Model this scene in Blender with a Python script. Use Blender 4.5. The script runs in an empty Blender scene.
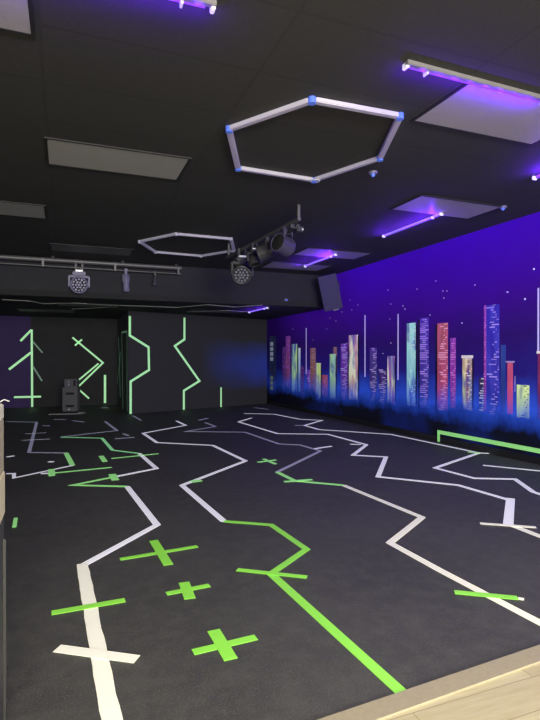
import bpy, bmesh, math, random
from mathutils import Vector, Matrix, Euler
random.seed(7)
scene = bpy.context.scene
col = scene.collection
R = math.radians

# ------------------------------------------------------------------ camera
FPX, HC, UP = 520.0, 1.32, 1.81           # focal length (px), eye height, ceiling above eye
CEIL = HC + UP                             # main ceiling
LOW = 2.43                                 # ceiling over the far end of the room
YAW = R(21.5)
cd = bpy.data.cameras.new('camera'); cam = bpy.data.objects.new('camera', cd); col.objects.link(cam)
cam.location = (0, 0, HC)
cam.rotation_euler = (R(90) - math.atan(2/FPX), 0, -YAW)
cd.sensor_fit = 'VERTICAL'; cd.sensor_height = 24; cd.lens = FPX/720*24
cd.clip_start = .05; cd.clip_end = 100
scene.camera = cam
MR = cam.rotation_euler.to_matrix()

def hit(px, py, p0, n):
    """where the sight line of a survey point meets a real surface (plane p0, n)"""
    d = MR @ Vector(((px-270)/FPX, -(py-360)/FPX, -1))
    o = Vector((0, 0, HC)); p0 = Vector(p0); n = Vector(n)
    return o + d*((p0-o).dot(n)/d.dot(n))
def on_floor(px, py): return hit(px, py, (0,0,0), (0,0,1))
def on_ceil(px, py, h=CEIL): return hit(px, py, (0,0,h), (0,0,1))
RW = 5.46                                  # right wall
BACK = 15.3                                # far wall of the recess on the left
P1 = Vector((1.38, 12.63, 0)); P2 = Vector((RW, 14.1, 0))   # slanted far wall
bn = Vector((P2.y-P1.y, -(P2.x-P1.x), 0)).normalized()      # faces the room
def on_right(px, py): return hit(px, py, (RW,0,0), (1,0,0))
def on_back(px, py): return hit(px, py, (0,BACK,0), (0,1,0))
def on_block(px, py): return hit(px, py, P1, bn)

# ------------------------------------------------------------------ materials
def principled(name, color, rough=.6, metal=0, emis=None, es=0, var=0, vscale=20, bump=0, spec=.5):
    m = bpy.data.materials.new(name); m.use_nodes = True
    nt = m.node_tree; b = nt.nodes['Principled BSDF']
    b.inputs['Base Color'].default_value = (*color, 1)
    b.inputs['Roughness'].default_value = rough
    b.inputs['Metallic'].default_value = metal
    b.inputs['Specular IOR Level'].default_value = spec
    if emis:
        b.inputs['Emission Color'].default_value = (*emis, 1)
        b.inputs['Emission Strength'].default_value = es
    tc = nt.nodes.new('ShaderNodeTexCoord')
    n = nt.nodes.new('ShaderNodeTexNoise'); n.inputs['Scale'].default_value = vscale; n.inputs['Detail'].default_value = 5
    nt.links.new(tc.outputs['Object'], n.inputs['Vector'])
    if var:
        r = nt.nodes.new('ShaderNodeValToRGB')
        r.color_ramp.elements[0].position = .3; r.color_ramp.elements[1].position = .7
        r.color_ramp.elements[0].color = (*[c*(1-var) for c in color], 1)
        r.color_ramp.elements[1].color = (*[min(1, c*(1+var)) for c in color], 1)
        nt.links.new(n.outputs['Fac'], r.inputs['Fac']); nt.links.new(r.outputs['Color'], b.inputs['Base Color'])
    if bump:
        bp = nt.nodes.new('ShaderNodeBump'); bp.inputs['Strength'].default_value = bump; bp.inputs['Distance'].default_value = .01
        nt.links.new(n.outputs['Fac'], bp.inputs['Height']); nt.links.new(bp.outputs['Normal'], b.inputs['Normal'])
    return m

class G:                                    # small node-graph helper
    def __init__(s, m): s.nt = m.node_tree
    def n(s, t, **k):
        x = s.nt.nodes.new(t)
        for a, v in k.items(): setattr(x, a, v)
        return x
    def put(s, sock, v):
        if isinstance(v, bpy.types.NodeSocket): s.nt.links.new(v, sock)
        elif v is not None: sock.default_value = v
    def math(s, op, a, b=None, c=None, clamp=False):
        x = s.n('ShaderNodeMath', operation=op, use_clamp=clamp)
        s.put(x.inputs[0], a); s.put(x.inputs[1], b)
        if c is not None: s.put(x.inputs[2], c)
        return x.outputs[0]
    def mix(s, f, a, b, mode='MIX'):
        x = s.n('ShaderNodeMix', data_type='RGBA', blend_type=mode)
        s.put(x.inputs[0], f)
        s.put(x.inputs[6], (*a, 1) if isinstance(a, tuple) else a); s.put(x.inputs[7], (*b, 1) if isinstance(b, tuple) else b)
        return x.outputs[2]
    def ramp(s, f, stops, interp='LINEAR'):
        x = s.n('ShaderNodeValToRGB'); s.put(x.inputs[0], f); cr = x.color_ramp; cr.interpolation = interp
        while len(cr.elements) < len(stops): cr.elements.new(.5)
        for e, (p, c) in zip(cr.elements, stops):
            e.position = p; e.color = (*c, 1) if isinstance(c, tuple) else (c, c, c, 1)
        return x.outputs[0]
    def noise(s, vec, scale, detail=3, rough=.5):
        x = s.n('ShaderNodeTexNoise'); s.put(x.inputs['Vector'], vec)
        x.inputs['Scale'].default_value = scale; x.inputs['Detail'].default_value = detail; x.inputs['Roughness'].default_value = rough
        return x.outputs['Fac']
    def vec(s, x=None, y=None, z=None):
        c = s.n('ShaderNodeCombineXYZ')
        s.put(c.inputs[0], x or 0.0); s.put(c.inputs[1], y or 0.0); s.put(c.inputs[2], z or 0.0)
        return c.outputs[0]

def bsdf(m): return m.node_tree.nodes['Principled BSDF']

# floor: black sports rubber, faint scuffs and pale flecks
mf = principled('rubber_floor', (.03,.03,.032), .62)
g = G(mf); tc = g.n('ShaderNodeTexCoord').outputs['Object']
big = g.noise(tc, 1.3, 4); mid = g.noise(tc, 9, 5, .7); fl = g.noise(tc, 160, 2, .6)
base = g.ramp(big, [(.3, (.054,.054,.053)), (.7, (.073,.072,.069))])
base = g.mix(g.ramp(mid, [(.42, 0.0), (.68, .5)]), base, (.115,.112,.104))
base = g.mix(g.ramp(fl, [(.58, 0.0), (.68, .9)]), base, (.17,.165,.15))
g.put(bsdf(mf).inputs['Base Color'], base)
bp = g.n('ShaderNodeBump'); bp.inputs['Strength'].default_value = .25; bp.inputs['Distance'].default_value = .004
g.put(bp.inputs['Height'], fl); g.put(bsdf(mf).inputs['Normal'], bp.outputs[0])

# pale wood planks of the entrance
mw = principled('pale_wood_planks', (.6,.52,.36), .45)
g = G(mw); tc = g.n('ShaderNodeTexCoord').outputs['Object']
br = g.n('ShaderNodeTexBrick'); g.put(br.inputs['Vector'], tc)
br.inputs['Scale'].default_value = 1; br.inputs['Brick Width'].default_value = 1.2; br.inputs['Row Height'].default_value = .16
br.inputs['Mortar Size'].default_value = .002; br.inputs['Color1'].default_value = (.62,.55,.36,1); br.inputs['Color2'].default_value = (.52,.45,.29,1)
br.inputs['Mortar'].default_value = (.3,.24,.14,1)
mp = g.n('ShaderNodeMapping'); mp.inputs['Scale'].default_value = (2, 22, 1); g.put(mp.inputs['Vector'], tc)
gr = g.noise(mp.outputs[0], 2.2, 6, .65)
g.put(bsdf(mw).inputs['Base Color'], g.mix(g.ramp(gr, [(.4, 0.0), (.7, .55)]), br.outputs['Color'], (.42,.34,.19)))
mtrim = principled('tan_threshold', (.40,.345,.24), .5, var=.06, vscale=60)

# ceiling: black painted lay-in tiles with a barely visible grid
def ceiling_mat(name, c):
    m = principled(name, c, .85); g = G(m); tc = g.n('ShaderNodeTexCoord').outputs['Object']
    b = g.n('ShaderNodeTexBrick'); b.offset = 0
    mp = g.n('ShaderNodeMapping'); mp.inputs['Location'].default_value = (.13, -.015, 0); g.put(mp.inputs['Vector'], tc)
    g.put(b.inputs['Vector'], mp.outputs[0])
    b.inputs['Scale'].default_value = 1; b.inputs['Brick Width'].default_value = 1.27; b.inputs['Row Height'].default_value = .615
    b.inputs['Mortar Size'].default_value = .012
    b.inputs['Color1'].default_value = (*c, 1); b.inputs['Color2'].default_value = (*[x*1.06 for x in c], 1)
    b.inputs['Mortar'].default_value = (*[x*.8 for x in c], 1)
    n = g.noise(tc, 90, 3)
    g.put(bsdf(m).inputs['Base Color'], g.mix(.25, b.outputs['Color'], g.ramp(n, [(.35, tuple(x*.6 for x in c)), (.7, tuple(x*1.5 for x in c))])))
    return m
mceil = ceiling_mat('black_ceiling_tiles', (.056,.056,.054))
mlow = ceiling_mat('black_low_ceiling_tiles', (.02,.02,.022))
mblack = principled('matt_black_wall', (.022,.022,.026), .8, var=.15, vscale=4, emis=(.3,.3,.4), es=.006)  # faint emission lifts the black level like haze
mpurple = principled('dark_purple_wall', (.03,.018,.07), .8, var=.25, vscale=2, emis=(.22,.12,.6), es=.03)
msoffit = principled('charcoal_soffit', (.018,.018,.025), .8, var=.15, vscale=4, emis=(.3,.3,.4), es=.008)  # same slight emission to raise the blacks
mpanel = principled('frosted_ceiling_lens', (.50,.49,.47), .5, var=.04, vscale=60)
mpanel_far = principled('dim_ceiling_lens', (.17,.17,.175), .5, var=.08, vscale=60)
mframe = principled('black_tee_bar', (.03,.03,.03), .6)

# tapes; near, mid and far copies carry the light level in colour and emission
def tape_mat(name, c, e, es):
    return principled(name, c, .45, emis=e, es=es, var=.05, vscale=25, bump=.05)
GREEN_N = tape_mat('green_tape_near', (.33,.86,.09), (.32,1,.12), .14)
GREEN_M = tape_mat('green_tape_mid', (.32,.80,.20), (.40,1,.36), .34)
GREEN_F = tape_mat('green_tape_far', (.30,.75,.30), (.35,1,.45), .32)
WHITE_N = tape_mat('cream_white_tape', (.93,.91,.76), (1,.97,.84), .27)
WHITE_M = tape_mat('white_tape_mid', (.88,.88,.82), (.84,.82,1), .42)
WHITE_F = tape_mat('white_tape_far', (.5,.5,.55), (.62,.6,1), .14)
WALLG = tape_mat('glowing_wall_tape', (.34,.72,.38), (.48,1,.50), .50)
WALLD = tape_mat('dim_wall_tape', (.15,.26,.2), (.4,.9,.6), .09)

# mural paint, with the violet wash and UV glow put into colour and emission
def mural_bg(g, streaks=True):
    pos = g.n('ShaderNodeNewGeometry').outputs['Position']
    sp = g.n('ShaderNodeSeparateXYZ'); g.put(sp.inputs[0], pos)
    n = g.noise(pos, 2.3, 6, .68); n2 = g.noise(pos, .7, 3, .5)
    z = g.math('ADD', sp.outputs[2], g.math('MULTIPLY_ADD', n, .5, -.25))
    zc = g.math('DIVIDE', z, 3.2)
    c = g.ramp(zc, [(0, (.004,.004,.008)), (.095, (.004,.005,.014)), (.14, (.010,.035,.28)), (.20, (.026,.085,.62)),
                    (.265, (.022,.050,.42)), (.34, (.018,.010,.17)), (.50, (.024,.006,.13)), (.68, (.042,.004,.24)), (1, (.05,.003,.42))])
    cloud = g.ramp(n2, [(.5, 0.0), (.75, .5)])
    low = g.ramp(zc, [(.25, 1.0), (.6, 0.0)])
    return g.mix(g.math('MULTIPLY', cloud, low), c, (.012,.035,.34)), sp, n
mm = principled('mural_paint_with_glow', (.05,.02,.3), .75, spec=.15)
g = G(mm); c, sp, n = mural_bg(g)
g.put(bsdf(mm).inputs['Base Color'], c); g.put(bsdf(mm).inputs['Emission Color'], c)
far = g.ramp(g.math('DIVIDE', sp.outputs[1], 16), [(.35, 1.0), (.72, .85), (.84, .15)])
g.put(bsdf(mm).inputs['Emission Strength'], g.math('MULTIPLY', far, .50))  # wall emission adds to the tube light, weaker at the far end

def tower_mat(name, top, bot, dash=None, dens=.5, streak=None, es=.55, dmax=.75, sx=1.0):
    m = principled(name, top, .7, spec=.15); g = G(m)
    tcn = g.n('ShaderNodeTexCoord'); gen = g.n('ShaderNodeSeparateXYZ'); g.put(gen.inputs[0], tcn.outputs['Generated'])
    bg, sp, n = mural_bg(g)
    pos = g.n('ShaderNodeNewGeometry').outputs['Position']
    c = g.mix(gen.outputs[2], bot, top)
    soft = g.noise(g.vec(None, g.math('MULTIPLY', sp.outputs[1], 9), g.math('MULTIPLY', sp.outputs[2], 2.2)), 1.0, 3)
    c = g.mix(g.ramp(soft, [(.38, 0.0), (.7, .55)]), c, tuple(min(1, x*2.0+.03) for x in bot))
    if streak:
        st = g.noise(g.vec(7.3, g.math('MULTIPLY', sp.outputs[1], 13*sx), g.math('MULTIPLY', sp.outputs[2], 1.6)), 1.0, 2)
        c = g.mix(g.ramp(st, [(.42, 0.0), (.58, 1.0)]), c, streak)
    if streak:
        st3 = g.noise(g.vec(1.3, g.math('MULTIPLY', sp.outputs[1], 7), g.math('MULTIPLY', sp.outputs[2], 2.4)), 1.0, 2)
        c = g.mix(g.ramp(st3, [(.48, 0.0), (.62, .75)]), c, (.05,.06,.32))
    if dash:
        rows = g.math('SNAP', sp.outputs[2], .034)
        ro = g.math('FRACT', g.math('DIVIDE', sp.outputs[2], .034))
        line = g.math('LESS_THAN', ro, .5)
        d = g.n('ShaderNodeTexWhiteNoise', noise_dimensions='2D')
        g.put(d.inputs['Vector'], g.vec(rows, 3.0))
        st2 = g.n('ShaderNodeTexWhiteNoise', noise_dimensions='2D'); g.put(st2.inputs['Vector'], g.vec(rows, 9.0))
        seg = g.noise(g.vec(5.0, 0.0, g.math('MULTIPLY', sp.outputs[2], 5.0)), 1.0, 2)
        edge = g.math('SUBTRACT', gen.outputs[1], g.math('MULTIPLY', g.math('MULTIPLY', st2.outputs['Value'], seg), .8))      # far side to near side of the tower
        blk = g.noise(g.vec(2.0, g.math('MULTIPLY', sp.outputs[1], 1.2), g.math('MULTIPLY', sp.outputs[2], 3.3)), 1.0, 2)
        lim = g.math('MULTIPLY', d.outputs['Value'], g.math('MULTIPLY_ADD', blk, 2.4, dens-1.05))
        on = g.math('MULTIPLY', line, g.math('LESS_THAN', edge, lim))
        on = g.math('MULTIPLY', g.math('MULTIPLY', on, g.math('GREATER_THAN', edge, 0.0)), g.ramp(seg, [(.35, .25), (.55, .95)]))
        c = g.mix(on, c, dash)
    fade = g.ramp(g.math('ADD', sp.outputs[2], g.math('MULTIPLY_ADD', n, .6, -.3)), [(.45, 0.0), (.95, 1.0)])
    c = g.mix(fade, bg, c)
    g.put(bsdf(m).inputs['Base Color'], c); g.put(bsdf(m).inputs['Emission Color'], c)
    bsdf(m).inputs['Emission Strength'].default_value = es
    return m

# hardware
mhouse = principled('grey_batten_housing', (.30,.29,.30), .4, metal=.3)
mcap = principled('white_lamp_cap', (.8,.8,.85), .4, emis=(.8,.75,1), es=.5)
mtube = principled('violet_tube_glass', (.2,.1,.6), .3, emis=(.30,.05,1), es=.95)
mtube_dim = principled('lilac_tube_glass', (.3,.25,.6), .3, emis=(.30,.20,1), es=1.0)
mbar = principled('white_plastic_bar', (.62,.61,.60), .4, emis=(.32,.2,1), es=.09)  # violet emission stands in for tube light on the white bars
mbar_far = principled('grey_white_bar', (.50,.49,.55), .4, emis=(.5,.45,.8), es=.10)
mconn = principled('blue_corner_joint', (.12,.22,.85), .35, emis=(.12,.25,1), es=.22)
mpipe = principled('grey_steel_pipe', (.16,.16,.17), .45, metal=.4)
mfix = principled('black_fixture_shell', (.06,.06,.07), .4, var=.2, vscale=20)
mfixg = principled('lavender_grey_fixture', (.20,.19,.30), .45, emis=(.4,.35,.8), es=.035)  # lavender tint and weak emission carry the violet light
mfixd = principled('violet_lit_shell', (.10,.09,.15), .3, metal=.4, emis=(.4,.3,.9), es=.02)  # violet light on the dark drum put in as colour and emission
mlensd = principled('dim_lens_glass', (.22,.22,.27), .2, emis=(.5,.5,.8), es=.02)
mlens = principled('pale_lens_glass', (.25,.24,.38), .15, emis=(.5,.5,.9), es=.05)
mspec = principled('bright_metal_clip', (.9,.9,.92), .2, metal=.6, emis=(1,1,1), es=.3)
mglow = principled('blue_lit_grille', (.012,.01,.05), .6, emis=(.10,.03,.8), es=.04)  # blue light falling on the loudspeaker put in as colour and emission
mspk = principled('charcoal_cabinet', (.075,.075,.085), .6, emis=(.4,.4,.5), es=.022)
mslot = principled('black_port', (.008,.008,.01), .8)
mcream = principled('cream_laminate', (.66,.60,.42), .5, var=.05, vscale=3)
mtan = principled('tan_laminate', (.42,.38,.28), .5, var=.05, vscale=3)
mdark = principled('dark_grey_laminate', (.045,.045,.045), .5)
mdark2 = principled('black_edge_band', (.018,.018,.02), .5)
mstar = principled('white_star_paint', (.8,.8,1), .6, emis=(.7,.65,1), es=.6)
mspire = principled('lavender_spire_paint', (.6,.55,.9), .6, emis=(.55,.48,1), es=.5)
mwire = principled('black_cable', (.03,.03,.03), .5)
mwiregr = principled('pale_cable', (.45,.45,.45), .5)

# ------------------------------------------------------------------ mesh helpers
class MB:
    def __init__(s): s.bm = bmesh.new()
    def box(s, c, size, rot=None, bev=0):
        t = bmesh.new(); bmesh.ops.create_cube(t, size=1)
        for v in t.verts: v.co = Vector((v.co.x*size[0], v.co.y*size[1], v.co.z*size[2]))
        if bev: bmesh.ops.bevel(t, geom=t.edges[:], offset=bev, segments=2, affect='EDGES')
        m = Matrix.Translation(c) @ (rot.to_matrix().to_4x4() if rot else Matrix())
        s.add(t, m); return s
    def add(s, t, m):
        me = bpy.data.meshes.new('t'); t.to_mesh(me); t.free(); me.transform(m); s.bm.from_mesh(me); bpy.data.meshes.remove(me)
    def cyl(s, a, b, r1, r2=None, seg=16):
        a = Vector(a); b = Vector(b); r2 = r1 if r2 is None else r2; d = b-a
        t = bmesh.new(); bmesh.ops.create_cone(t, cap_ends=True, segments=seg, radius1=r1, radius2=r2, depth=d.length)
        m = Matrix.Translation((a+b)/2) @ d.to_track_quat('Z', 'Y').to_matrix().to_4x4()
        s.add(t, m); return s
    def sphere(s, c, r, sc=(1,1,1), seg=14):
        t = bmesh.new(); bmesh.ops.create_uvsphere(t, u_segments=seg, v_segments=seg//2+2, radius=r)
        s.add(t, Matrix.Translation(c) @ Matrix.Diagonal((*sc, 1))); return s
    def torus(s, c, n, R0, r, seg=24, k=8, a0=0, a1=2*math.pi):
        q = Vector(n).to_track_quat('Z', 'Y'); full = a1-a0 > 6.28
        cnt = seg if full else seg+1; rings = []
        for i in range(cnt):
            a = a0+(a1-a0)*i/seg; ring = []
            for j in range(k):
                b = 2*math.pi*j/k; p = Vector(((R0+r*math.cos(b))*math.cos(a), (R0+r*math.cos(b))*math.sin(a), r*math.sin(b)))
                ring.append(s.bm.verts.new(Vector(c)+q@p))
            rings.append(ring)
        for i in range(seg if full else seg):
            A = rings[i]; B = rings[(i+1) % len(rings)]
            for j in range(k): s.bm.faces.new((A[j], A[(j+1) % k], B[(j+1) % k], B[j]))
        return s
    def path(s, pts, r, k=8):
        pts = [Vector(p) for p in pts]; rings = []
        for i, p in enumerate(pts):
            d = (pts[min(i+1, len(pts)-1)]-pts[max(i-1, 0)]).normalized(); q = d.to_track_quat('Z', 'Y')
            rings.append([s.bm.verts.new(p+q@Vector((r*math.cos(6.2832*j/k), r*math.sin(6.2832*j/k), 0))) for j in range(k)])
        for A, B in zip(rings, rings[1:]):
            for j in range(k): s.bm.faces.new((A[j], A[(j+1) % k], B[(j+1) % k], B[j]))
        s.bm.faces.new(rings[0]); s.bm.faces.new(rings[-1]); return s
    def ribbon(s, pts, w, n, h, lift=0, rag=0):
        """flat strip of width w following pts on a surface with normal n, mitred at bends, h thick"""
        n = Vector(n); pts = [Vector(p) for p in pts]
        if rag:
            q = []
            for a, b in zip(pts, pts[1:]):
                k = max(1, int((b-a).length/.07)); q += [a.lerp(b, i/k) for i in range(k)]
            pts = q+[pts[-1]]
        L = []
        for i, p in enumerate(pts):
            d0 = (p-pts[i-1]).normalized() if i else None
            d1 = (pts[i+1]-p).normalized() if i < len(pts)-1 else None
            if d0 is None or d1 is None:
                side = n.cross(d1 or d0).normalized(); L.append((p, side*w/2, side*w/2)); continue
            s0, s1 = n.cross(d0).normalized(), n.cross(d1).normalized()
            m = s0+s1
            if m.length < .35: m = s0
            m.normalize(); k = min(1/max(m.dot(s0), .2), 1.9)
            L.append((p, m*w/2*k, m*w/2*k))
        vs = []
        for p, a, b in L:
            ja = 1+random.uniform(-rag, rag); jb = 1+random.uniform(-rag, rag)
            lo = n*lift; hi = n*(lift+h)
            vs.append([s.bm.verts.new(p+a*ja+hi), s.bm.verts.new(p-b*jb+hi), s.bm.verts.new(p-b*jb+lo), s.bm.verts.new(p+a*ja+lo)])
        for A, B in zip(vs, vs[1:]):
            for j in range(4): s.bm.faces.new((A[j], A[(j+1) % 4], B[(j+1) % 4], B[j]))
        s.bm.faces.new(vs[0]); s.bm.faces.new(vs[-1]); return s
    def poly(s, pts, n, h, lift=0):
        n = Vector(n); a = [s.bm.verts.new(Vector(p)+n*(lift+h)) for p in pts]; b = [s.bm.verts.new(Vector(p)+n*lift) for p in pts]
        s.bm.faces.new(a); s.bm.faces.new(b[::-1])
        for i in range(len(pts)): j = (i+1) % len(pts); s.bm.faces.new((a[i], b[i], b[j], a[j]))
        return s
    def build(s, name, mat, parent=None, smooth=False, origin=None):
        bmesh.ops.recalc_face_normals(s.bm, faces=s.bm.faces[:])
        me = bpy.data.meshes.new(name); s.bm.to_mesh(me); s.bm.free()
        o = bpy.data.objects.new(name, me); col.objects.link(o); me.materials.append(mat)
        if smooth:
            for p in me.polygons: p.use_smooth = True
            try: me.set_sharp_from_angle(angle=R(40))
            except Exception: pass
        if origin is not None:
            me.transform(Matrix.Translation(-Vector(origin))); o.location = origin
        if parent:
            o.parent = parent
            o.matrix_parent_inverse = mat_of(parent).inverted()
        return o
def mat_of(o):
    m = Matrix.LocRotScale(o.location, o.rotation_euler, o.scale)
    return (mat_of(o.parent) @ o.matrix_parent_inverse @ m) if o.parent else m
def tag(o, label, cat, group=None, kind=None):
    if label: o['label'] = label
    if cat: o['category'] = cat
    if group: o['group'] = group
    if kind: o['kind'] = kind
    return o
def thing(name, label, cat, loc, group=None, rot=(0,0,0)):
    o = bpy.data.objects.new(name, None); col.objects.link(o); o.location = loc; o.rotation_euler = rot
    o.empty_display_size = .1
    return tag(o, label, cat, group)
def copy_tree(o, parent=None):
    c = o.copy(); col.objects.link(c)
    if parent: c.parent = parent
    for ch in list(o.children): copy_tree(ch, c)
    return c
def struct(name, mb, m, label=None):
    o = mb.build(name, m); o['kind'] = 'structure'
    if label: o['label'] = label
    return o

# ------------------------------------------------------------------ the room
XL, YF, T = -3.6, -7.5, .12
def ythr(x): return 1.715+.06*(x-1.3)       # front edge of the black floor, very slightly askew
m = MB(); m.poly([(XL,ythr(XL),0),(RW,ythr(RW),0),(RW,P2.y+.1,0),(P1.x+.12,P1.y,0),(P1.x+.12,BACK+.1,0),(XL,BACK+.1,0)], (0,0,1), .1, -.1)
struct('floor', m, mf)
m = MB(); m.poly([(XL,YF,0),(RW,YF,0),(RW,ythr(RW)-.09,0),(XL,ythr(XL)-.09,0)], (0,0,1), .1, -.1)
struct('floor', m, mw)
m = MB(); m.poly([(XL,ythr(XL)-.09,0),(RW,ythr(RW)-.09,0),(RW,ythr(RW),0),(XL,ythr(XL),0)], (0,0,1), .108, -.1)
struct('trim_1', m, mtrim)
YS = 10.2                                    # the soffit
struct('ceiling', MB().box(((XL+RW)/2,(YF+YS)/2,CEIL+.05),(RW-XL,YS-YF,.1)), mceil)
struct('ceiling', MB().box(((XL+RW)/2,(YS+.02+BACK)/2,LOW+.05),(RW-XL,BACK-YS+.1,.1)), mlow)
struct('trim_2', MB().box(((XL+RW)/2,YS+.05,(CEIL+.1+LOW)/2),(RW-XL,.1,CEIL+.1-LOW)), msoffit)
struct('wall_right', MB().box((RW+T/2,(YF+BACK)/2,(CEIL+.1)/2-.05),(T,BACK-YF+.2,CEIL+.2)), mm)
struct('wall_left', MB().box((XL-T/2,(YF+BACK)/2,(CEIL+.1)/2-.05),(T,BACK-YF+.2,CEIL+.2)), mblack)
struct('wall_front', MB().box(((XL+RW)/2,YF-T/2,(CEIL+.1)/2-.05),(RW-XL,T,CEIL+.2)), principled('lobby_wall', (.5,.48,.43), .8))
XP = on_back(31, 360).x
struct('wall_back', MB().box(((XP+P1.x+.1)/2,BACK+T/2,LOW/2),(P1.x+.1-XP,T,LOW)), mblack)
struct('wall_back', MB().box(((XL+XP)/2,BACK+T/2,LOW/2),(XP-XL,T,LOW)), mpurple)
# slanted far wall and its return into the recess
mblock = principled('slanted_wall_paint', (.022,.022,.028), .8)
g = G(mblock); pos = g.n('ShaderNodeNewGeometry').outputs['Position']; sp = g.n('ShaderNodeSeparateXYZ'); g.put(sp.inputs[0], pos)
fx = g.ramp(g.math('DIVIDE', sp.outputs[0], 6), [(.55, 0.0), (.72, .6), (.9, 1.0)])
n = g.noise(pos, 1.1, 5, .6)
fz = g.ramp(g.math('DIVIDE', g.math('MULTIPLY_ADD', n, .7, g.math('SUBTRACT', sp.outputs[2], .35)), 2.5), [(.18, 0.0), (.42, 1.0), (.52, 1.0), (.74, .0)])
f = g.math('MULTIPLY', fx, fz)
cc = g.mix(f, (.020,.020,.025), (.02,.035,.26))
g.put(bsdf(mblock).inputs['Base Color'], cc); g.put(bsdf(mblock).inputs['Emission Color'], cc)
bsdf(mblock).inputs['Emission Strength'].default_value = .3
m = MB(); m.poly([P1, P2, P2-bn*.12, P1-bn*.12+Vector((.06,0,0))], (0,0,1), LOW, 0)
struct('wall_slanted', m, mblock)
m = MB(); m.poly([P1, P1-bn*.0+Vector((.1,.04,0)), Vector((P1.x+.1,BACK,0)), Vector((P1.x,BACK,0))], (0,0,1), LOW, 0)
struct('wall_recess', m, mblack)
# black plinth along the foot of the mural wall
struct('baseboard_right', MB().box((RW-.008,(1.8+13.9)/2,.045),(.016,12.1,.09)), mdark2)

# ------------------------------------------------------------------ ceiling panels (unlit lenses)
def panel(x0, x1, y0, y1, h, label, mat=mpanel):
    t = thing('ceiling_light_panel', label, 'light panel', ((x0+x1)/2,(y0+y1)/2,h))
    MB().box(((x0+x1)/2,(y0+y1)/2,h-.004),(x1-x0-.03,y1-y0-.03,.008)).build('lens', mat, t)
    f = MB()
    for y in (y0, y1): f.box(((x0+x1)/2,y,h-.005),(x1-x0+.02,.022,.01))
    for x in (x0, x1): f.box((x,(y0+y1)/2,h-.005),(.022,y1-y0-.02,.01))
    f.build('frame', mframe, t)
def cpx(pts, h=CEIL):
    q = [on_ceil(x, y, h) for x, y in pts]
    return q
def panel_px(pts, label, h=CEIL, w=1.21, mat=mpanel, d=.61):
    q = cpx(pts, h); x0 = sum(p.x for p in q)/len(q); y0 = sum(p.y for p in q)/len(q)
    panel(x0, x0+w, y0, y0+d, h, label, mat)
panel(-.15, 1.06, 4.65, 5.26, CEIL, 'grey unlit ceiling panel in front of the large hexagon, upper left')
panel(2.46, 3.67, 2.69, 3.29, CEIL, 'lilac-grey ceiling panel directly beside the nearest violet tube light')
panel(-1.37, -.16, 2.6, 3.2, CEIL, 'pale violet ceiling panel cut off by the top left corner')
panel(3.68, 4.86, 4.76, 5.34, CEIL, 'violet-tinted ceiling panel touched by the single tube light near the mural wall')
panel(-1.5, -.22, 6.72, 7.33, CEIL, 'dark grey ceiling panel at the left edge, between two others')
panel(-.22, 1.06, 8.9, 9.45, CEIL, 'very dim ceiling panel just in front of the left lighting pipe', mpanel_far)
panel(3.70, 4.92, 7.70, 8.3, CEIL, 'blue-lit ceiling panel crossed by a tube light, nearer of the pair left of the mural')
panel(3.62, 4.86, 9.05, 9.68, CEIL, 'blue-lit ceiling panel next to the soffit, farther of the pair')
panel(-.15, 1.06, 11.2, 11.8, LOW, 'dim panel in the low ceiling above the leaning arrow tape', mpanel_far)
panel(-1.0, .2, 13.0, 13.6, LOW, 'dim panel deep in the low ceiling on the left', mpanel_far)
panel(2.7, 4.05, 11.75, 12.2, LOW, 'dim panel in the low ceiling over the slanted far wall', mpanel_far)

# ------------------------------------------------------------------ violet tube lights
def tube_light(a, b, label, side, glow, power, dim=False, nl=4, group=None):
    """a,b: ends on the ceiling; side: direction the tube sits from its housing"""
    a = Vector(a); b = Vector(b); d = (b-a).normalized(); side = Vector(side); h = a.z
    t = thing('tube_light', label, 'light', (a+b)/2, group)
    rot = Euler((0,0,math.atan2(d.y, d.x)))
    dn = Vector((0,0,-1)); c = (a+b)/2; L = (b-a).length
    MB().box(c+dn*.016, (L,.034,.03), rot, .004).build('housing', mhouse, t)
    tc = side*.030+dn*.018
    MB().cyl(a+tc+d*.05, b+tc-d*.05, .0105).build('tube', mtube_dim if dim else mtube, t, True)
    for p, s in ((a, 1), (b, -1)):
        MB().box(p+side*.022+dn*.024+d*s*.012, (.022,.05,.036), rot, .004).build('end_cap', mcap, t)
    MB().box(a+side*.03+dn*.03+d*.17, (.014,.045,.03), rot, .003).build('clip', mspec, t)
    for i in range(nl):
        f = (i+.5)/nl
        ld = bpy.data.lights.new('violet_lamp', 'POINT'); ld.energy = power/nl; ld.color = glow; ld.shadow_soft_size = 0
        lo = bpy.data.objects.new('violet_lamp', ld); col.objects.link(lo)
        lo.location = a.lerp(b, f)+side*.10+dn*.085
        lo.parent = t; lo.matrix_parent_inverse = mat_of(t).inverted()
V = (.13,.012,1.0)
tube_light((1.93,2.64,CEIL),(3.12,2.66,CEIL),'grey batten with glowing violet tube, nearest light at the upper right',(0,1,0),V,8.5, nl=9)
tube_light((.715,2.56,CEIL),(-.48,2.59,CEIL),'violet tube light cut off by the top edge of the picture',(0,1,0),V,9, nl=9)
GRP = None
tube_light((4.36,3.86,CEIL),(4.36,2.66,CEIL),'violet tube light whose end just shows at the right edge',(-1,0,0),V,24)
tube_light((4.37,5.22,CEIL),(4.37,6.5,CEIL),'thin violet tube light pointing away, alone left of the upper mural wall',(-1,0,0),V,21,True, nl=6)
tube_light((4.38,7.95,CEIL),(4.38,9.2,CEIL),'violet tube light crossing two blue-lit ceiling panels',(-1,0,0),V,19,True, nl=6)
tube_light((4.1,10.5,LOW),(4.1,11.7,LOW),'violet tube light under the low ceiling behind the soffit',(-1,0,0),V,6.5,True)

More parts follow.
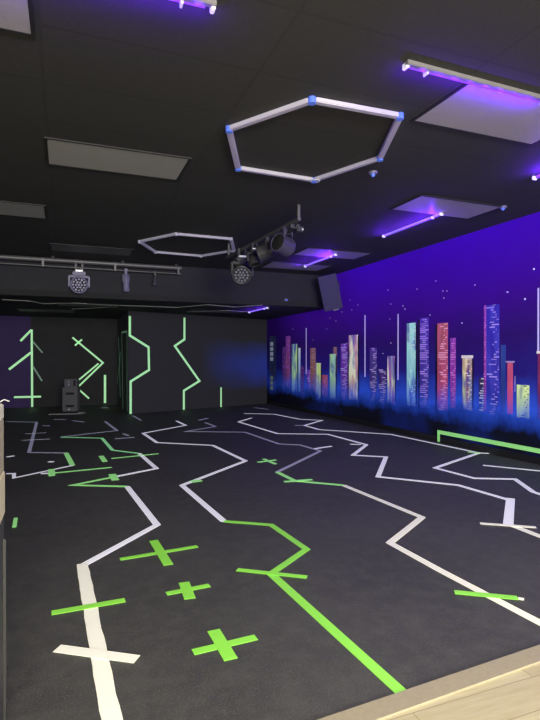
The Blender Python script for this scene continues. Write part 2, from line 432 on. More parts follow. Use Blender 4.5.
# ------------------------------------------------------------------ hexagon rings on the ceiling
def hexagon(pts, w, label, matbar, matj, eye=None):
    P = [on_ceil(x, y, CEIL-.02) for x, y in pts]; c = sum(P, Vector())/6
    t = thing('hexagon_frame', label, 'ceiling decoration', (c.x,c.y,CEIL))
    for i in range(6):
        a, b = P[i], P[(i+1) % 6]; d = b-a; rot = Euler((0,0,math.atan2(d.y, d.x)))
        MB().box((a+b)/2, (d.length-w*.9, w, .034), rot, .006).build('bar', matbar, t)
        MB().cyl(a-Vector((0,0,.026)), a+Vector((0,0,.018)), w*.55, seg=12).build('corner_joint', matj, t, True)
    if eye:
        p = on_ceil(*eye, CEIL-.04); MB().torus(p-Vector((0,0,.0)), (0,0,1), .045, .006).build('ring', mbar, t, True)
hexagon([(229,129),(312,100),(400,116),(380,158),(314,180),(238,168)], .05, 'large white hexagon of bars with blue joints on the ceiling', mbar, mconn, (315,181))
hexagon([(139.6,241.6),(176,234),(231,239),(234,250.5),(201,256),(155.5,252)], .05, 'smaller grey-white hexagon on the ceiling, farther away', mbar_far, mbar_far)

# small round ceiling sensors
def sensor(p, n, label):
    t = thing('ceiling_sensor', label, 'sensor', p)
    n = Vector(n); p = Vector(p)
    MB().cyl(p, p+n*.02, .045, .04).build('base', mfixg, t, True)
    MB().cyl(p+n*.02, p+n*.045, .022, .015).build('head', mconn, t, True)
sensor(on_ceil(373,172), (0,0,-1), 'small bluish round sensor on the ceiling beside the large hexagon')
p = hit(286,300.5,(0,YS,0),(0,1,0)); sensor(p, (0,-1,0), 'tiny pale sensor near the bottom right of the soffit face')
sensor(on_ceil(503,206.5), (0,0,-1), 'tiny sensor on the black ceiling above the mural wall')

# thin pale cords zigzagging under the low ceiling
t = [on_ceil(x, y, LOW-.006) for x, y in [(2,299.5),(30,301),(43,303.6),(77,303),(110,305.2),(140,306),(178,307.4),(207,304.6),(235,307),(262,305)]]
tag(MB().path(t, .009, 6).build('pale_cord', mwiregr), 'pale cord zigzagging under the low ceiling behind the soffit', 'cord')
t = [on_ceil(x, y, LOW-.006) for x, y in [(72,309),(108,307.2),(110,305.5)]]
tag(MB().path(t, .008, 6).build('pale_cord', mwiregr), 'short pale cord branching off the long zigzag at the left', 'cord')
t = [on_ceil(x, y, LOW-.006) for x, y in [(187,311.8),(228,310.5),(252,312.0)]]
tag(MB().path(t, .008, 6).build('pale_cord', mwiregr), 'short pale cord on the low ceiling left of the violet tube', 'cord')

# ------------------------------------------------------------------ left lighting pipe and its fixtures
YP, ZP = 10.02, CEIL-.07
t = thing('lighting_pipe', 'long grey double pipe fixed across the ceiling in front of the soffit', 'pipe', (-.2,YP,CEIL))
xa, xb = -3.3, 2.1
MB().cyl((xa,YP,ZP),(xb,YP,ZP),.042).build('pipe', mpipe, t, True)
MB().cyl((xa,YP,ZP-.11),(xb,YP,ZP-.11),.012).build('pipe', mpipe, t, True)
for px in (43, 115, 178):
    p = hit(px, 262, (0,YP,0), (0,1,0)); MB().box((p.x,YP,ZP-.055),(.035,.09,.15),None,.006).build('joint_plate', mpipe, t)
for x in (-3, -1.6, -.2, 1.0, 2.0): MB().box((x,YP,CEIL-.02),(.05,.05,.04)).build('bracket', mframe, t)

def moving_head(pipe, label, tilt, pan, s=1.0, shell=mfixg, lensm=mlens, group=None, zdrop=.04):
    """clamp hook, base box, two-armed yoke, round head with a grid of lenses"""
    px_, py_, pz_ = pipe
    t = thing('moving_head_light', label, 'stage light', (px_,py_,pz_), group)
    z = pz_-zdrop
    for dx in (-.055, .055):
        MB().box((px_+dx*s,py_,z-.03*s),(.035*s,.06*s,.13*s),None,.006*s).build('clamp', mfix, t)
    MB().box((px_,py_-.03*s,z-.10*s),(.12*s,.08*s,.03*s),None,.006*s).build('clip', mspec, t)
    MB().box((px_,py_,z-.15*s),(.22*s,.2*s,.07*s),None,.015*s).build('base', shell, t)
    y = MB(); zc = z-.34*s
    y.box((px_,py_,z-.2*s),(.34*s,.09*s,.04*s),None,.01*s)
    for sx in (-1, 1): y.box((px_+sx*.165*s,py_,z-.285*s),(.032*s,.09*s,.2*s),None,.01*s)
    yo = y.build('yoke', shell, t)
    c = Vector((px_,py_,zc)); d = Euler((tilt,0,pan)).to_matrix() @ Vector((0,-1,0))
    h = MB(); h.cyl(c+d*.10*s, c-d*.02*s, .145*s, .145*s, 28); h.cyl(c-d*.02*s, c-d*.14*s, .145*s, .08*s, 28)
    h.torus(c+d*.10*s, d, .135*s, .016*s, 28)
    ho = h.build('head', shell, t, True)
    MB().cyl(c+d*.10*s, c+d*.104*s, .125*s, .125*s, 28).build('face', mslot, ho)
    l = MB(); q = d.to_track_quat('Z', 'Y')
    for k, n in ((0,1),(1,6),(2,12)):
        for j in range(n):
            a = 6.2832*j/n; o = q @ Vector((k*.048*s*math.cos(a), k*.048*s*math.sin(a), 0))
            l.cyl(c+d*.10*s+o, c+d*.112*s+o, .021*s, .017*s, 10)
    l.build('lens', lensm, ho, True)
    return t
p = hit(79, 262, (0,YP,0), (0,1,0))
moving_head((p.x,YP,ZP-.03), 'round moving head stage light facing the room, hung from the left pipe', R(8), R(-3), 1.02)

def par_can(pipe, label, dirv, s=1.0, shell=mfix, lens=mlens, L=.26, r=.09, drop=.22):
    x, y, z = pipe; t = thing('par_can_light', label, 'stage light', (x,y,z))
    MB().box((x,y,z-.04*s),(.05*s,.06*s,.10*s),None,.006).build('clamp', shell, t)
    d = Vector(dirv).normalized(); c = Vector((x,y,z-drop*s)); side = d.cross(Vector((0,0,1))).normalized()
    yk = MB(); yk.cyl((x,y,z-.07*s),(x,y,z-.11*s),.012*s); a = Vector((x,y,z-.11*s))
    yk.path([c+side*r*1.12*s, Vector((c.x,c.y,a.z))+side*r*1.12*s, Vector((c.x,c.y,a.z))-side*r*1.12*s, c-side*r*1.12*s], .009*s, 6)
    yk.build('yoke', shell, t)
    b = MB(); b.cyl(c-d*L*.5*s, c-d*L*.3*s, r*.55*s, r*.95*s, 24); b.cyl(c-d*L*.3*s, c+d*L*.5*s, r*s, r*s, 24)
    b.torus(c+d*L*.5*s, d, r*s, .008*s); bo = b.build('can', shell, t, True)
    MB().cyl(c+d*L*.5*s, c+d*(L*.5+.012)*s, r*.9*s, r*.7*s, 20).build('lens', lens, bo, True)
    MB().sphere(c-d*L*.5*s, .022*s).build('knob', mspec, bo, True)
    return t
p = hit(126, 266, (0,YP,0), (0,1,0))
par_can((p.x,YP,ZP-.08), 'slim dark spotlight tipped down, middle of the three lights on the left pipe', (.03,-.12,-1), .95, mfixg, mlens, .34, .055, .26)
p = hit(155, 268, (0,YP,0), (0,1,0))
par_can((p.x,YP,ZP-.10), 'smallest black light at the right end of the left pipe', (-.1,-.2,-1), .8, mfix, mfixg, .2, .055, .2)

# ------------------------------------------------------------------ middle lighting pipe with its cluster
XPIPE, ZQ = 2.5, CEIL-.17
t = thing('lighting_pipe', 'short dark pipe hanging from the ceiling centre, carrying a cluster of lights', 'pipe', (XPIPE,6.4,CEIL))
MB().cyl((XPIPE+.07,5.58,ZQ),(XPIPE-.12,7.9,ZQ-.05),.024).build('pipe', mpipe, t, True)
MB().cyl((XPIPE+.07,5.6,ZQ),(XPIPE+.07,5.6,CEIL),.022).build('drop_rod', mpipe, t, True)
MB().cyl((XPIPE-.12,7.8,ZQ-.05),(XPIPE-.12,7.8,CEIL),.02).build('drop_rod', mpipe, t, True)
def pp(y): f = (y-5.58)/2.32; return (XPIPE+.07-.19*f, y, ZQ-.05*f)
q = pp(5.95); par_can((q[0],q[1],q[2]-.0), 'drum spotlight with lavender sheen, nearest in the ceiling cluster', (-.8,-.35,.18), .95, mfixd, mslot, .27, .12, .25)
q = pp(6.45); par_can((q[0],q[1],q[2]), 'black ribbed spotlight in the middle of the ceiling cluster', (-.8,.5,-.35), .9, mfix, mslot, .26, .11, .22)
q = pp(6.85); moving_head((q[0],q[1],q[2]), 'black moving head with bright clips, second last in the ceiling cluster', R(75), R(30), .62, mfix, mslot, zdrop=.03)
q = pp(7.3); moving_head((q[0],q[1],q[2]), 'black moving head hanging lowest at the far end of the ceiling cluster', R(30), R(-20), .95, mfix, mlensd, zdrop=.02)
t2 = thing('power_adapter', 'small black adapter box with a bright dot on the hanging pipe', 'adapter', pp(5.75))
q = Vector(pp(5.75)); MB().box(q+Vector((.09,0,-.075)),(.09,.07,.06),None,.008).build('body', mfix, t2); MB().sphere(q+Vector((.12,-.037,-.08)),.012).build('indicator', mspec, t2, True)
MB().box(q+Vector((.03,0,-.045)),(.12,.03,.05)).build('bracket', mfix, t2)
tag(MB().path([pp(5.62)]+[Vector(pp(5.7+i*.25))+Vector((.02,0,-.05-.035*math.sin(i*1.7)**2)) for i in range(9)], .008, 6).build('power_cable', mwire), 'black cable sagging along the hanging pipe', 'cable')

# ------------------------------------------------------------------ loudspeaker hung beside the mural
c = hit(330, 292, (RW-.32,0,0), (1,0,0)); rt = Euler((R(12), R(-12), R(-28)))
t = thing('wall_loudspeaker', 'slanted black loudspeaker tinted blue, mounted high beside the mural', 'loudspeaker', c)
rm = rt.to_matrix()
m = MB(); m.poly([c+rm@Vector(v) for v in ((-.19,-.16,-.36),(.19,-.16,-.36),(.13,.2,-.36),(-.13,.2,-.36))], rm@Vector((0,0,1)), .72)
m.build('cabinet', mglow, t)
MB().box(c+rm@Vector((0,-.168,.0)),(.34,.016,.66),rt,.006).build('grille', mglow, t)
MB().cyl(c+rm@Vector((0,.18,.1)), (RW,c.y+.25,c.z+.16), .025).build('bracket', mfix, t, True)
MB().box((RW-.01,c.y+.25,c.z+.16),(.02,.14,.2)).build('wall_plate', mfix, t)
MB().box(c+rm@Vector((.05,-.05,-.375)),(.12,.1,.03),rt,.006).build('connector', mfixg, t)

# ------------------------------------------------------------------ PA stack at the far left
c = on_floor(71.5, 412); c.z = 0
a = -YAW*.6; rt = Euler((0,0,a)); rm = rt.to_matrix()
W, D, H = .35, .34, .58
t = thing('loudspeaker_cabinet', 'dark grey boxy loudspeaker with two black slots standing on the floor at the far left', 'loudspeaker', c)
MB().box(c+Vector((0,0,.03+H/2)),(W,D,H),rt,.012).build('cabinet', mspk, t)
for z in (.16,.46):
    MB().box(c+rm@Vector((0,-D/2,z)),(W*.55,.014,.055),rt,.004).build('slot', mslot, t)
for sx in (-1,1):
    for sy in (-1,1): MB().cyl(c+rm@Vector((sx*.14,sy*.13,0)), c+rm@Vector((sx*.14,sy*.13,.035)), .02).build('foot', mslot, t)
MB().cyl(c+rm@Vector((-.02,-D/2-.002,.08)), c+rm@Vector((-.02,-D/2-.012,.08)), .012).build('indicator', mspec, t)
t = thing('audio_mixer', 'small dark box with two pale dials on top of the floor loudspeaker', 'audio equipment', c+Vector((0,0,.61)))
MB().box(c+rm@Vector((.01,0,.61+.1)),(.29,.28,.2),rt,.012).build('case', mspk, t)
for dz in (.06,.13): MB().cyl(c+rm@Vector((-.03,-.138,.61+dz)), c+rm@Vector((-.03,-.155,.61+dz)), .022).build('dial', mlens, t, True)
MB().box(c+rm@Vector((.1,-.14,.71)),(.05,.012,.14),rt,.003).build('slot', mslot, t)
tag(MB().path([c+Vector((.15,-.28,.012)), c+Vector((.3,-.42,.012)), c+Vector((.2,-.6,.012)), c+Vector((-.25,-.55,.012)), c+Vector((-.5,-.5,.012))], .010, 6).build('power_cable', mwiregr), 'pale cable lying on the floor in front of the floor loudspeaker', 'cable')

# ------------------------------------------------------------------ counter end at the left edge
x1 = -.189; y1 = 1.92; x0 = -.75; y0 = 1.45
t = thing('reception_counter', 'cream and black counter end cut off at the left edge', 'counter', ((x0+x1)/2,(y0+y1)/2,0))
xc = (x0+x1)/2; yc = (y0+y1)/2; wx = x1-x0; wy = y1-y0
MB().box((xc,yc,.405),(wx,wy,.79),None,.004).build('body', mdark, t)
MB().box((xc,yc,1.035),(wx,wy,.17),None,.003).build('upper_panel', mtan, t)
MB().box((xc+.003,yc+.002,.878),(wx,wy,.142),None,.003).build('lower_panel', mcream, t)
MB().box((xc,yc,1.145),(wx,wy+.006,.05),None,.004).build('worktop', principled('pale_worktop', (.85,.82,.68), .4), t)
MB().box((xc,yc,.765),(wx-.002,wy,.08),None,.003).build('band', mdark2, t)
MB().box((x1+.001,y1-.012,.37),(.012,.03,.72),None,.003).build('edge_strip', principled('grey_edge_strip', (.035,.035,.033), .5), t)
a = hit(6,404,(0,y1-.04,0),(0,1,0))
tag(MB().path([(x1-.05,y1-.06,1.173),(x1-.015,y1-.04,1.173),(x1+.004,y1-.03,1.185),(x1+.018,y1-.02,1.178)], .002, 6).build('power_cable', mwiregr), 'short cable end lying on the counter at the left edge', 'cable')

# ------------------------------------------------------------------ tapes on the floor
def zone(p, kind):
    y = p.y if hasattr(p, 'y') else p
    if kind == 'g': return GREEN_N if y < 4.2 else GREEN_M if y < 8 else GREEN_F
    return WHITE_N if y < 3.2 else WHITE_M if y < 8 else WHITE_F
def tape_line(segs, label, w=.05, lift=.0, rag=0):
    """segs: list of (colour, [survey points]); one line of tape, its differently coloured runs are parts"""
    allp = [on_floor(*p) for c, ps in segs for p in ps]
    if len(segs) == 1:
        c, ps = segs[0]; P = [on_floor(*p) for p in ps]
        mid = sum((p.y for p in P))/len(P)
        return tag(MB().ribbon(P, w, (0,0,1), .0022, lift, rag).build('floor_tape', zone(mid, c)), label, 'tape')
    t = thing('floor_tape', label, 'tape', allp[0])
    for i, (c, ps) in enumerate(segs):
        P = [on_floor(*p) for p in ps]; mid = sum(p.y for p in P)/len(P)
        ww = w[i] if isinstance(w, (list, tuple)) else w
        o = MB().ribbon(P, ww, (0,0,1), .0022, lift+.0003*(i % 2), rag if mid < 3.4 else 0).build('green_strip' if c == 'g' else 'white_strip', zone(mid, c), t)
    return t
tape_line([('w',[(105,421.5),(117,430.6),(61,437)]),('g',[(61,437.2),(102,438.2),(112.4,450.2),(139.3,453.6)]),
           ('w',[(139.3,453.6),(156.5,468.6),(116,476.6)]),('g',[(116,476.6),(73,485.2),(127,486.6)]),
           ('w',[(127,486.6),(157,525),(82,566)]),('w',[(82,564),(99,655),(118,750)])],
          'longest zigzag line, white and green, ending as a wide cream strip at the bottom left', [.05,.05,.055,.055,.055,.07], .0005, .09)
tape_line([('w',[(7,421.6),(36.7,422.2),(29,452.5),(66,453)]),('g',[(66,453),(72.5,465.5)]),('w',[(72.5,465.5),(14,478),(14,473.6),(6.5,473.8)])],
          'grey-white zigzag with one green step along the far left of the floor', [.05,.062,.04], .0005)
tape_line([('w',[(176.5,421),(185.7,425.4),(143,433.3),(156.9,442.6),(212.6,445.4),(245.5,461),(182,485.4),(224,521.5)]),
           ('g',[(224,521.5),(271,525),(306.5,549.5),(271,574)]),('g',[(271,574),(403,694)])],
          'zigzag turning from white to bright green that ends at the wood threshold', [.055,.05,.055], .0005)
tape_line([('w',[(205,422.6),(215.4,426.5),(185.7,431.5),(245,432.2),(278.5,443.9),(300,445),(320.5,451),(277,472.2)]),
           ('g',[(277,472.2),(295,481),(343.5,485.4)]),('w',[(343.5,485.4),(422,517.5),(390,543),(440,570.5),(540,623),(600,654)])],
          'central zigzag, white then green then white, running out at the right edge', [.05,.055,.055], .0005)
tape_line([('w',[(251.5,418),(238.5,421.9),(277.6,433.7),(327.6,434.3),(366.5,444.8),(353,455.2),(386,457),(378,476.8),(458,485.2),(510.5,500.5)]),('w',[(510.5,498.5),(508,526)]),('w',[(508,524),(540,536.5),(600,557)])],
          'white zigzag with steps, right of the central zigzag, reaching the white cross strip', [.055,.075,.06], .0005)
tape_line([('w',[(244,413.5),(274,414.2),(300,419.3),(322,420.4),(304.4,425.5),(319,429.6),(390.7,434.4),(479,453),(435,468),(474,478.3),(515,479.2),(533,492),(566,503)])],
          'long white zigzag nearest the mural wall', .055, .0005)
tape_line([('w',[(483,465.3),(540,471),(580,475)])], 'single straight white line at the right edge below the green wall tape', .045, .0005)

def strip(a, b, c, label, w=.05, lift=.0045):
    P = [on_floor(*a), on_floor(*b)]; mid = (P[0].y+P[1].y)/2
    return tag(MB().ribbon(P, w, (0,0,1), .0022, lift, 0).build('tape_strip', zone(mid, c)), label, 'tape')
strip((51.5,614),(125,601),'g','green strip crossing the wide cream tape at the lower left',.05)
strip((57,649.5),(137,660.5),'w','cream strip crossing the wide cream tape near the bottom left corner',.06)
strip((237,570.5),(307,578),'g','green strip crossing the bright green line at its lower bend',.045)
tt = strip((454.5,593),(517.8,599),'g','green strip crossing the white line at the lower right',.05)
strip((480,524),(536,528),'w','white strip at the foot of the thick white step on the right',.045)
strip((284,482.2),(312,480),'g','green strip crossing the green run of the central zigzag',.055)
strip((191.5,482.2),(201,480.8),'g','tiny green piece on the white zigzag just right of its sharp left bend',.08)
strip((315,449),(331.5,446.5),'w','short grey strip touching the upper right bend of the central zigzag',.05)
strip((350,444.4),(361,444.9),'w','short pale strip in the middle of the floor left of the white steps',.05)
strip((295,425.6),(305,425.5),'w','tiny pale strip at a far left bend of the line nearest the mural',.05)
strip((468,452.3),(479,453.6),'g','pale green piece at the right-hand corner of the line nearest the mural',.06)
strip((479,453.2),(489,453.6),'w','short white end beyond the corner nearest the mural wall',.05,.003)
strip((48,473.9),(111.5,467.6),'g','long thin green strip across the left floor below the green step',.045,.003)
strip((41,473.8),(48.5,473.6),'w','short white tip at the left of the long thin green strip',.05,.003)
strip((51.5,469.8),(51.8,476.5),'g','green square patch on the long thin green strip',.07,.007)
strip((112,474.8),(115.5,480.8),'g','green square patch where white meets green above the big left bend',.08,.007)
strip((101,456.3),(105,462),'g','stubby thick green piece lying alone between the left lines',.065)
strip((111.5,458.8),(158.5,454),'g','thin pale green strip crossing the upper left zigzag',.04)
strip((115,439.1),(134.6,437.5),'w','thin grey strip alone in the far left middle of the floor',.04)
strip((123.5,434),(128,435.8),'w','tiny whitish piece alone above the thin grey strip',.05)
strip((48.5,462),(53.5,462.2),'w','small white dash alone left of the green step',.05)
strip((25,434.2),(46,433),'w','upper thin grey strip crossing the far left line',.02)
strip((22,440.6),(50,439.2),'w','lower thin grey strip crossing the far left line',.03)
strip((43,426),(50,426),'w','small grey dash near the top of the far left line',.04)
strip((6.7,457.3),(14,456.2),'w','thin grey dash at the left edge above the counter',.05)
strip((54,419.6),(66,419.8),'w','faint grey dash in front of the floor loudspeaker',.05)
strip((73,421),(84,422.2),'w','faint grey dash right of the loudspeaker cable',.05)
strip((199,420.5),(208,418.4),'w','faint pale dash in front of the slanted wall',.06)
strip((101.5,408),(108.5,408),'w','small bright white piece at the foot of the short green wall tape',.06)
strip((133,416),(141,420.5),'w','faint grey strip starting at the corner of the slanted wall',.04)
strip((255,407.8),(268,409.6),'w','faint pale strip in the far right corner of the room',.05)
strip((15.8,518.5),(14.2,528),'g','small pale green wedge on the floor beside the counter',.03)

def cross(a, b, c, d, label, wa=.05, wb=.055):
    P = [on_floor(*q) for q in (a, b, c, d)]
    t = thing('tape_cross', label, 'tape', sum(P, Vector())/4)
    mid = sum(p.y for p in P)/4
    MB().ribbon(P[:2], wa, (0,0,1), .0022, .0005).build('strip', zone(mid,'g'), t)
    MB().ribbon(P[2:], wb, (0,0,1), .0022, .003).build('strip', zone(mid,'g'), t)
strip((518,599.2),(524,600.4),'w','faint translucent white tip at the end of the lower right green strip',.03)
cross((120,559.5),(197.5,546.5),(153.5,541),(168.5,565.5),'bright green cross beside the big left bend, uppermost of three large ones',.045,.062)
cross((166.5,594),(209.5,585.5),(184,583),(190,599.5),'smallest bright green cross in the lower middle of the floor',.045,.062)
cross((193,652.5),(256,637.5),(213.5,631),(231,660.5),'largest green cross nearest the bottom of the floor',.048,.062)
cross((257.5,462.3),(276,460),(263.5,459.2),(275.5,464.3),'small pale green cross far off in the middle of the floor',.05,.05)

# ------------------------------------------------------------------ tapes on the walls
def wall_tape(pts, f, n, label, w=.05, mat=None, lift=.001, name='wall_tape', parent=None):
    o = MB().ribbon([f(*p) for p in pts], w, n, .002, lift).build(name, mat or WALLG, parent)
    if label: tag(o, label, 'tape')
    return o
bk = (0,-1,0)
t = thing('tape_tree', 'pale green tape tree with slanting branches on the far left wall', 'tape', on_back(32,407))
wall_tape([(31.7,329.5),(32.2,406.8)], on_back, bk, None, .05, None, .001, 'trunk', t)
for pts, w, mt in [([(31.3,330),(20.5,341)],.055,WALLG),([(31,352.5),(9,369.5)],.06,WALLG),([(33,341.8),(42.5,352.8)],.035,WALLD),([(33,366.5),(42,381)],.04,WALLD),
               ([(14,397.2),(41,396.6)],.05,WALLG)]:
    wall_tape(pts, on_back, bk, None, w, mt, .0035, 'branch', t)
t = thing('tape_arrow', 'pale green arrow of tape pointing right above the floor loudspeaker', 'tape', on_back(100,364))
for pts, w in [([(72.5,337.5),(103,362.8),(79,386)],.045),([(98.5,363.5),(79,379.8)],.042),([(75,345.5),(82,339.5)],.045),([(79.5,390),(89,398.5)],.042)]:
    wall_tape(pts, on_back, bk, None, w, None, .001 if w > .044 else .0035, 'strip', t)
wall_tape([(105,375),(105,403)], on_back, bk, 'short upright green tape right of the floor loudspeaker', .06)
wall_tape([(129.8,316),(129.8,335.5),(148.5,347.2),(149,370),(130.6,381.5),(130.6,414)], on_block, bn, 'green tape bulging right in a half hexagon at the corner of the slanted wall', .055)
wall_tape([(184.4,317.6),(184.4,339.3),(174.8,346),(199.4,381),(183.8,390.7),(183.8,409.6)], on_block, bn, 'green zigzag tape in the middle of the slanted wall', .055)
wall_tape([(221,387.3),(221,408)], on_block, bn, 'short upright green tape low on the slanted wall', .045)
def on_side(px, py): return hit(px, py, P1, (-1,0,0))
sd = (-1,0,0)
t = thing('tape_doorway', 'thin dim green tape outline of a doorway in the narrow recess side', 'tape', on_side(124,408))
wall_tape([(127.2,411.5),(127,331.5),(121.8,332.5),(123,409)], on_side, sd, None, .05, WALLD, .001, 'outline', t)
wall_tape([(118.6,337),(120.4,397)], on_side, sd, None, .06, WALLD, .001, 'strip', t)
wall_tape([(120.6,352),(117.4,384)], on_side, sd, None, .05, WALLD, .0035, 'strip', t)
h0 = .165
p = on_right(439.5, 432); yy = p.y
t = thing('wall_tape', 'bright green tape running low along the foot of the mural wall', 'tape', (RW,yy,0))
MB().ribbon([(RW-.016,yy,.01),(RW-.016,yy,p.z-.012)], .055, sd, .002, .0005).build('upright_strip', GREEN_M, t)
MB().ribbon([(RW-.0,yy+.03,p.z),(RW-.0,2.0,.185)], .055, sd, .018, .0005).build('long_strip', GREEN_M, t)

# ------------------------------------------------------------------ the mural
mur = thing('skyline_mural', 'painted night skyline of coloured towers along the blue-violet right wall', 'mural', (RW,8,0))
PU, BL = (.16,.03,.42), (.03,.03,.30)
LAV, WH, PK = (.55,.42,.95), (.85,.82,1.0), (.85,.35,.75)
YG = (.62,.85,.30)
styles = {
 'dimpurple': dict(top=(.10,.02,.28), bot=(.09,.02,.16), dash=(.28,.12,.55), dens=.5, es=.35),
 'purple': dict(top=PU, bot=(.10,.03,.30), dash=LAV, dens=.75, es=.5),
 'purpleorange': dict(top=(.20,.03,.42), bot=(.22,.06,.09), dash=(.45,.15,.75), dens=.3, es=.45),
 'bluegreen': dict(top=(.03,.10,.60), bot=(.35,.60,.25), streak=(.55,.85,.35), es=.6),
 'whiteblue': dict(top=(.75,.85,.95), bot=(.10,.25,.55), es=.45),
 'brown': dict(top=(.30,.14,.22), bot=(.26,.10,.05), dash=(.55,.35,.5), dens=.45, es=.45),
 'yellowwhite': dict(top=(.75,.75,.70), bot=(.40,.50,.12), streak=YG, es=.6),
 'red': dict(top=(.35,.06,.15), bot=(.35,.07,.10), dash=(.85,.25,.45), dens=.6, es=.5),
 'teal': dict(top=(.25,.60,.75), bot=(.30,.55,.20), streak=(.50,.80,.40), dash=(.5,.75,.9), dens=.1, es=.6),
 'pinkgold': dict(top=(.65,.25,.60), bot=(.38,.28,.15), streak=(.80,.85,.62), es=.65, sx=.8),
 'violetdash': dict(top=(.10,.04,.36), bot=(.02,.02,.10), dash=LAV, dens=.55, es=.5),
 'lavdash': dict(top=(.04,.02,.16), bot=(.05,.02,.14), dash=(.6,.5,.95), dens=.75, es=.5),
 'whitepurple': dict(top=(.80,.78,.80), bot=(.55,.60,.25), streak=(.35,.12,.45), es=.6),
 'mint': dict(top=(.35,.85,.62), bot=(.16,.35,.62), streak=(.42,.72,.72), dash=(.70,.95,.95), dens=.0, es=.65, sx=.6),
 'indigo': dict(top=(.09,.03,.48), bot=(.03,.03,.20), dash=(.50,.30,.98), dens=1.1, es=.6),
 'orange': dict(top=(.38,.10,.12), bot=(.34,.04,.15), dash=(.95,.45,.70), dens=.5, es=.62),
 'magenta': dict(top=(.30,.05,.50), bot=(.25,.03,.28), dash=(.75,.25,.80), dens=.6, es=.5),
 'capped': dict(top=(.75,.60,.45), bot=(.50,.62,.15), streak=(.35,.13,.15), dash=(.9,.75,.75), dens=.2, es=.6),
 'bw': dict(top=(.02,.01,.06), bot=(.02,.02,.06), dash=WH, dens=.9, es=.6),
 'bigblue': dict(top=(.05,.03,.52), bot=(.03,.03,.36), dash=(.50,.38,1.0), dens=.25, es=.5),
 'dimblue': dict(top=(.03,.07,.38), bot=(.02,.03,.2), es=.45),
 'salmon': dict(top=(.60,.10,.22), bot=(.45,.05,.15), es=.55),
 'lime': dict(top=(.75,.90,.45), bot=(.45,.60,.15), streak=(.60,.85,.30), dash=(.03,.02,.05), dens=.3, es=.65),
 'darkred': dict(top=(.22,.03,.12), bot=(.15,.02,.10), es=.4),
 'pane': dict(top=(.015,.02,.08), bot=(.01,.015,.05), es=.3),
}
def dim(v, q=.8): return {a: (tuple(x*q for x in b) if isinstance(b, tuple) else b) for a, b in v.items()}
styles = {k: dim(v, .68 if k in ('dimpurple','purpleorange','brown','yellowwhite','teal','bluegreen','red') else .84) for k, v in styles.items()}
SM = {k: tower_mat('tower_'+k, **v) for k, v in styles.items()}
def tower(x0, x1, yt, yb, st, lift=.002, name='painted_tower', mat=None):
    ym = .5*(yt+yb); a = on_right(x0, ym); b = on_right(x1, ym); ctr = .5*(x0+x1)
    zt = on_right(ctr, yt).z; zb = on_right(ctr, yb).z
    pts = [(RW,a.y,zb),(RW,b.y,zb),(RW,b.y,zt),(RW,a.y,zt)]
    return MB().poly(pts, sd, .0012, lift).build(name, mat or SM[st], mur)
TW = [(282.5,286,347,392,'dimpurple'),(286,290.5,336,394,'purpleorange'),(292,297.5,344,396,'bluegreen'),(298,300.5,348,392,'whiteblue'),
 (300.5,304.5,366,396,'dimpurple'),(310.5,316,348,396,'brown'),(307,311.5,370,398,'purple'),(316,321,363,400,'yellowwhite'),(322,328,375,400,'red'),
 (333.5,337,347,372,'brown'),(330,336,354,400,'teal'),(341,348,343.5,402,'purple'),(349,358,335,400,'pinkgold'),
 (370,377,348,402,'violetdash'),(379,387,369,404,'lavdash'),(387.5,395,356,404,'whitepurple'),
 (407,416,323,406,'mint'),(420,429,318,408,'indigo'),(437.5,448,323,410,'orange'),(450.5,456,338,408,'magenta'),
 (462.8,472.5,357,410,'capped'),(479,485.5,378,412,'bw'),(484.5,499.5,305,414,'bigblue'),(501,506,345,412,'dimblue'),(507.5,513,362,414,'salmon'),
 (517,529.5,385,418,'lime'),(538,546,353,420,'darkred'),(269.3,276,336,395,'pane')]
for i, (x0, x1, yt, yb, st) in enumerate(TW):
    lf = .002+.0015*(i % 3)
    tower(x0, x1, yt, yb, st, lf)
# lighter left face on the tallest tower, caps on two others
tower(484.3,486.6,305.5,410,'magenta',.0065,'tower_side')
capm = principled('white_cap_paint', (.8,.75,.7), .7, emis=(.8,.72,.8), es=.4)
tower(461.8,473.4,355.3,358.2,'',.0065,'tower_cap',capm)
tower(506,515,361,362.6,'',.0065,'tower_cap',principled('mauve_cap_paint', (.4,.3,.6), .7, emis=(.4,.3,.7), es=.3))
tower(537,546,351,353.6,'',.0065,'tower_cap',capm)
wm = principled('pale_pane_paint', (.35,.42,.5), .7, emis=(.4,.45,.6), es=.22)
for y in (342,347,352,357): tower(270.4,273.4,y,y+3.8,'',.006,'painted_pane',wm)
wd = principled('dim_pane_paint', (.2,.28,.25), .7, emis=(.3,.4,.3), es=.12)
for y in (376,381,386): tower(270.6,273.2,y,y+3.8,'',.006,'painted_pane',wd)
dk = dict(top=(.008,.004,.03), bot=(.008,.006,.03), es=.2); SM['shade'] = tower_mat('tower_shade', **dk)
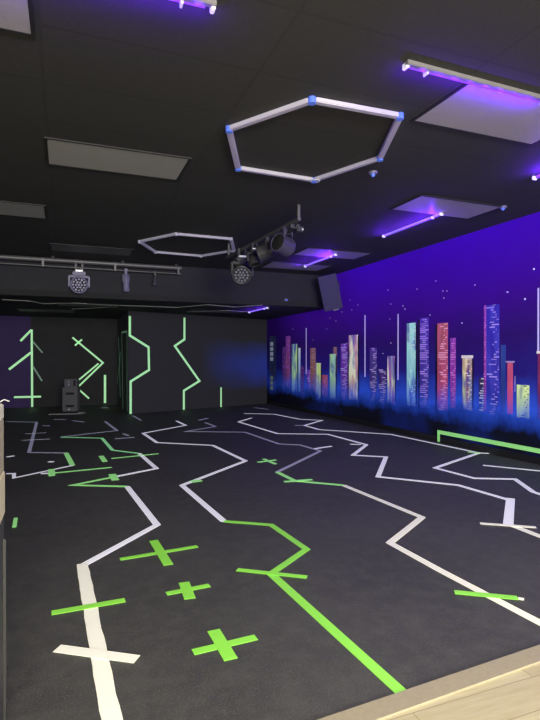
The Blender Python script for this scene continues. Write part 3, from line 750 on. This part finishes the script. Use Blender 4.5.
for (x0, x1, yt, yb) in [(416,417.6,324,404),(358,359.4,336,398),(297.5,298.6,345,394),(321,322,364,398),(418.6,420.2,319.5,408),(435.8,437.6,324.5,410),(472.5,474,359,408),(336,337,356,398),(395,396,358,402),(347.9,349,345,398)]:
    tower(x0, x1, yt, yb, 'shade', .0065, 'tower_side')
for (x, yt, yb, w) in [(306.4,328,374,.9),(365.2,315,377,1.4),(398.3,314,380,1.5),(538.6,288,352,2.6),(515.3,376,392,.5)]:
    tower(x-w*.32, x+w*.32, yt, yb, '', .005, 'painted_spire', mspire)
stars = [(403,306,2),(405,309,1.5),(444,298,1.5),(447,291,1),(462,323,2),(430,315,2),(525,299,3),(388,290,1.5),(391,304,1),(534,269,3),(508,292,1.5),(336,321,1.5),(327,329,1.2),(330,318,1),(347,343,1),(391,343,2),(383,353.5,1.5),(352,310,1),(313,340,1),(293,329.3,1.5),(436,281,1),(443,291,1.2),(417,289,1),(507,292,1),(475,285,1),(350,300,1),(358,305,1),(342,312,1),(390,319,1)]
for x, y, s in stars:
    p = on_right(x, y); r = .006+.0022*s
    MB().cyl(p+Vector((-.001,0,0)), p+Vector((-.003,0,0)), r, r, 8).build('painted_star', mstar, mur)

# ------------------------------------------------------------------ light
def area(loc, size, power, color, rot=(0,0,0), sy=None):
    ld = bpy.data.lights.new('warm_fill', 'AREA'); ld.energy = power; ld.color = color
    ld.shape = 'RECTANGLE'; ld.size = size; ld.size_y = sy or size
    o = bpy.data.objects.new('warm_fill', ld); col.objects.link(o); o.location = loc; o.rotation_euler = rot; return o
area((1.2,-1.3,CEIL-.03), 3.2, 520, (1,.95,.76), (R(8),0,0), 1.5)  # warm fill from overhead, standing for unseen lobby lighting behind the camera
area((.5,-6.6,2.2), 3.6, 1150, (1,.97,.88), (R(91),0,R(-9)), 2.2)  # added fill panel facing forward, set far back for a flatter falloff
w = bpy.data.worlds.new('world'); scene.world = w; w.use_nodes = True
w.node_tree.nodes['Background'].inputs[0].default_value = (.5,.5,.6,1); w.node_tree.nodes['Background'].inputs[1].default_value = .02
scene.view_settings.view_transform = 'Standard'; scene.view_settings.look = 'None'
scene.view_settings.exposure = 0; scene.view_settings.gamma = 1
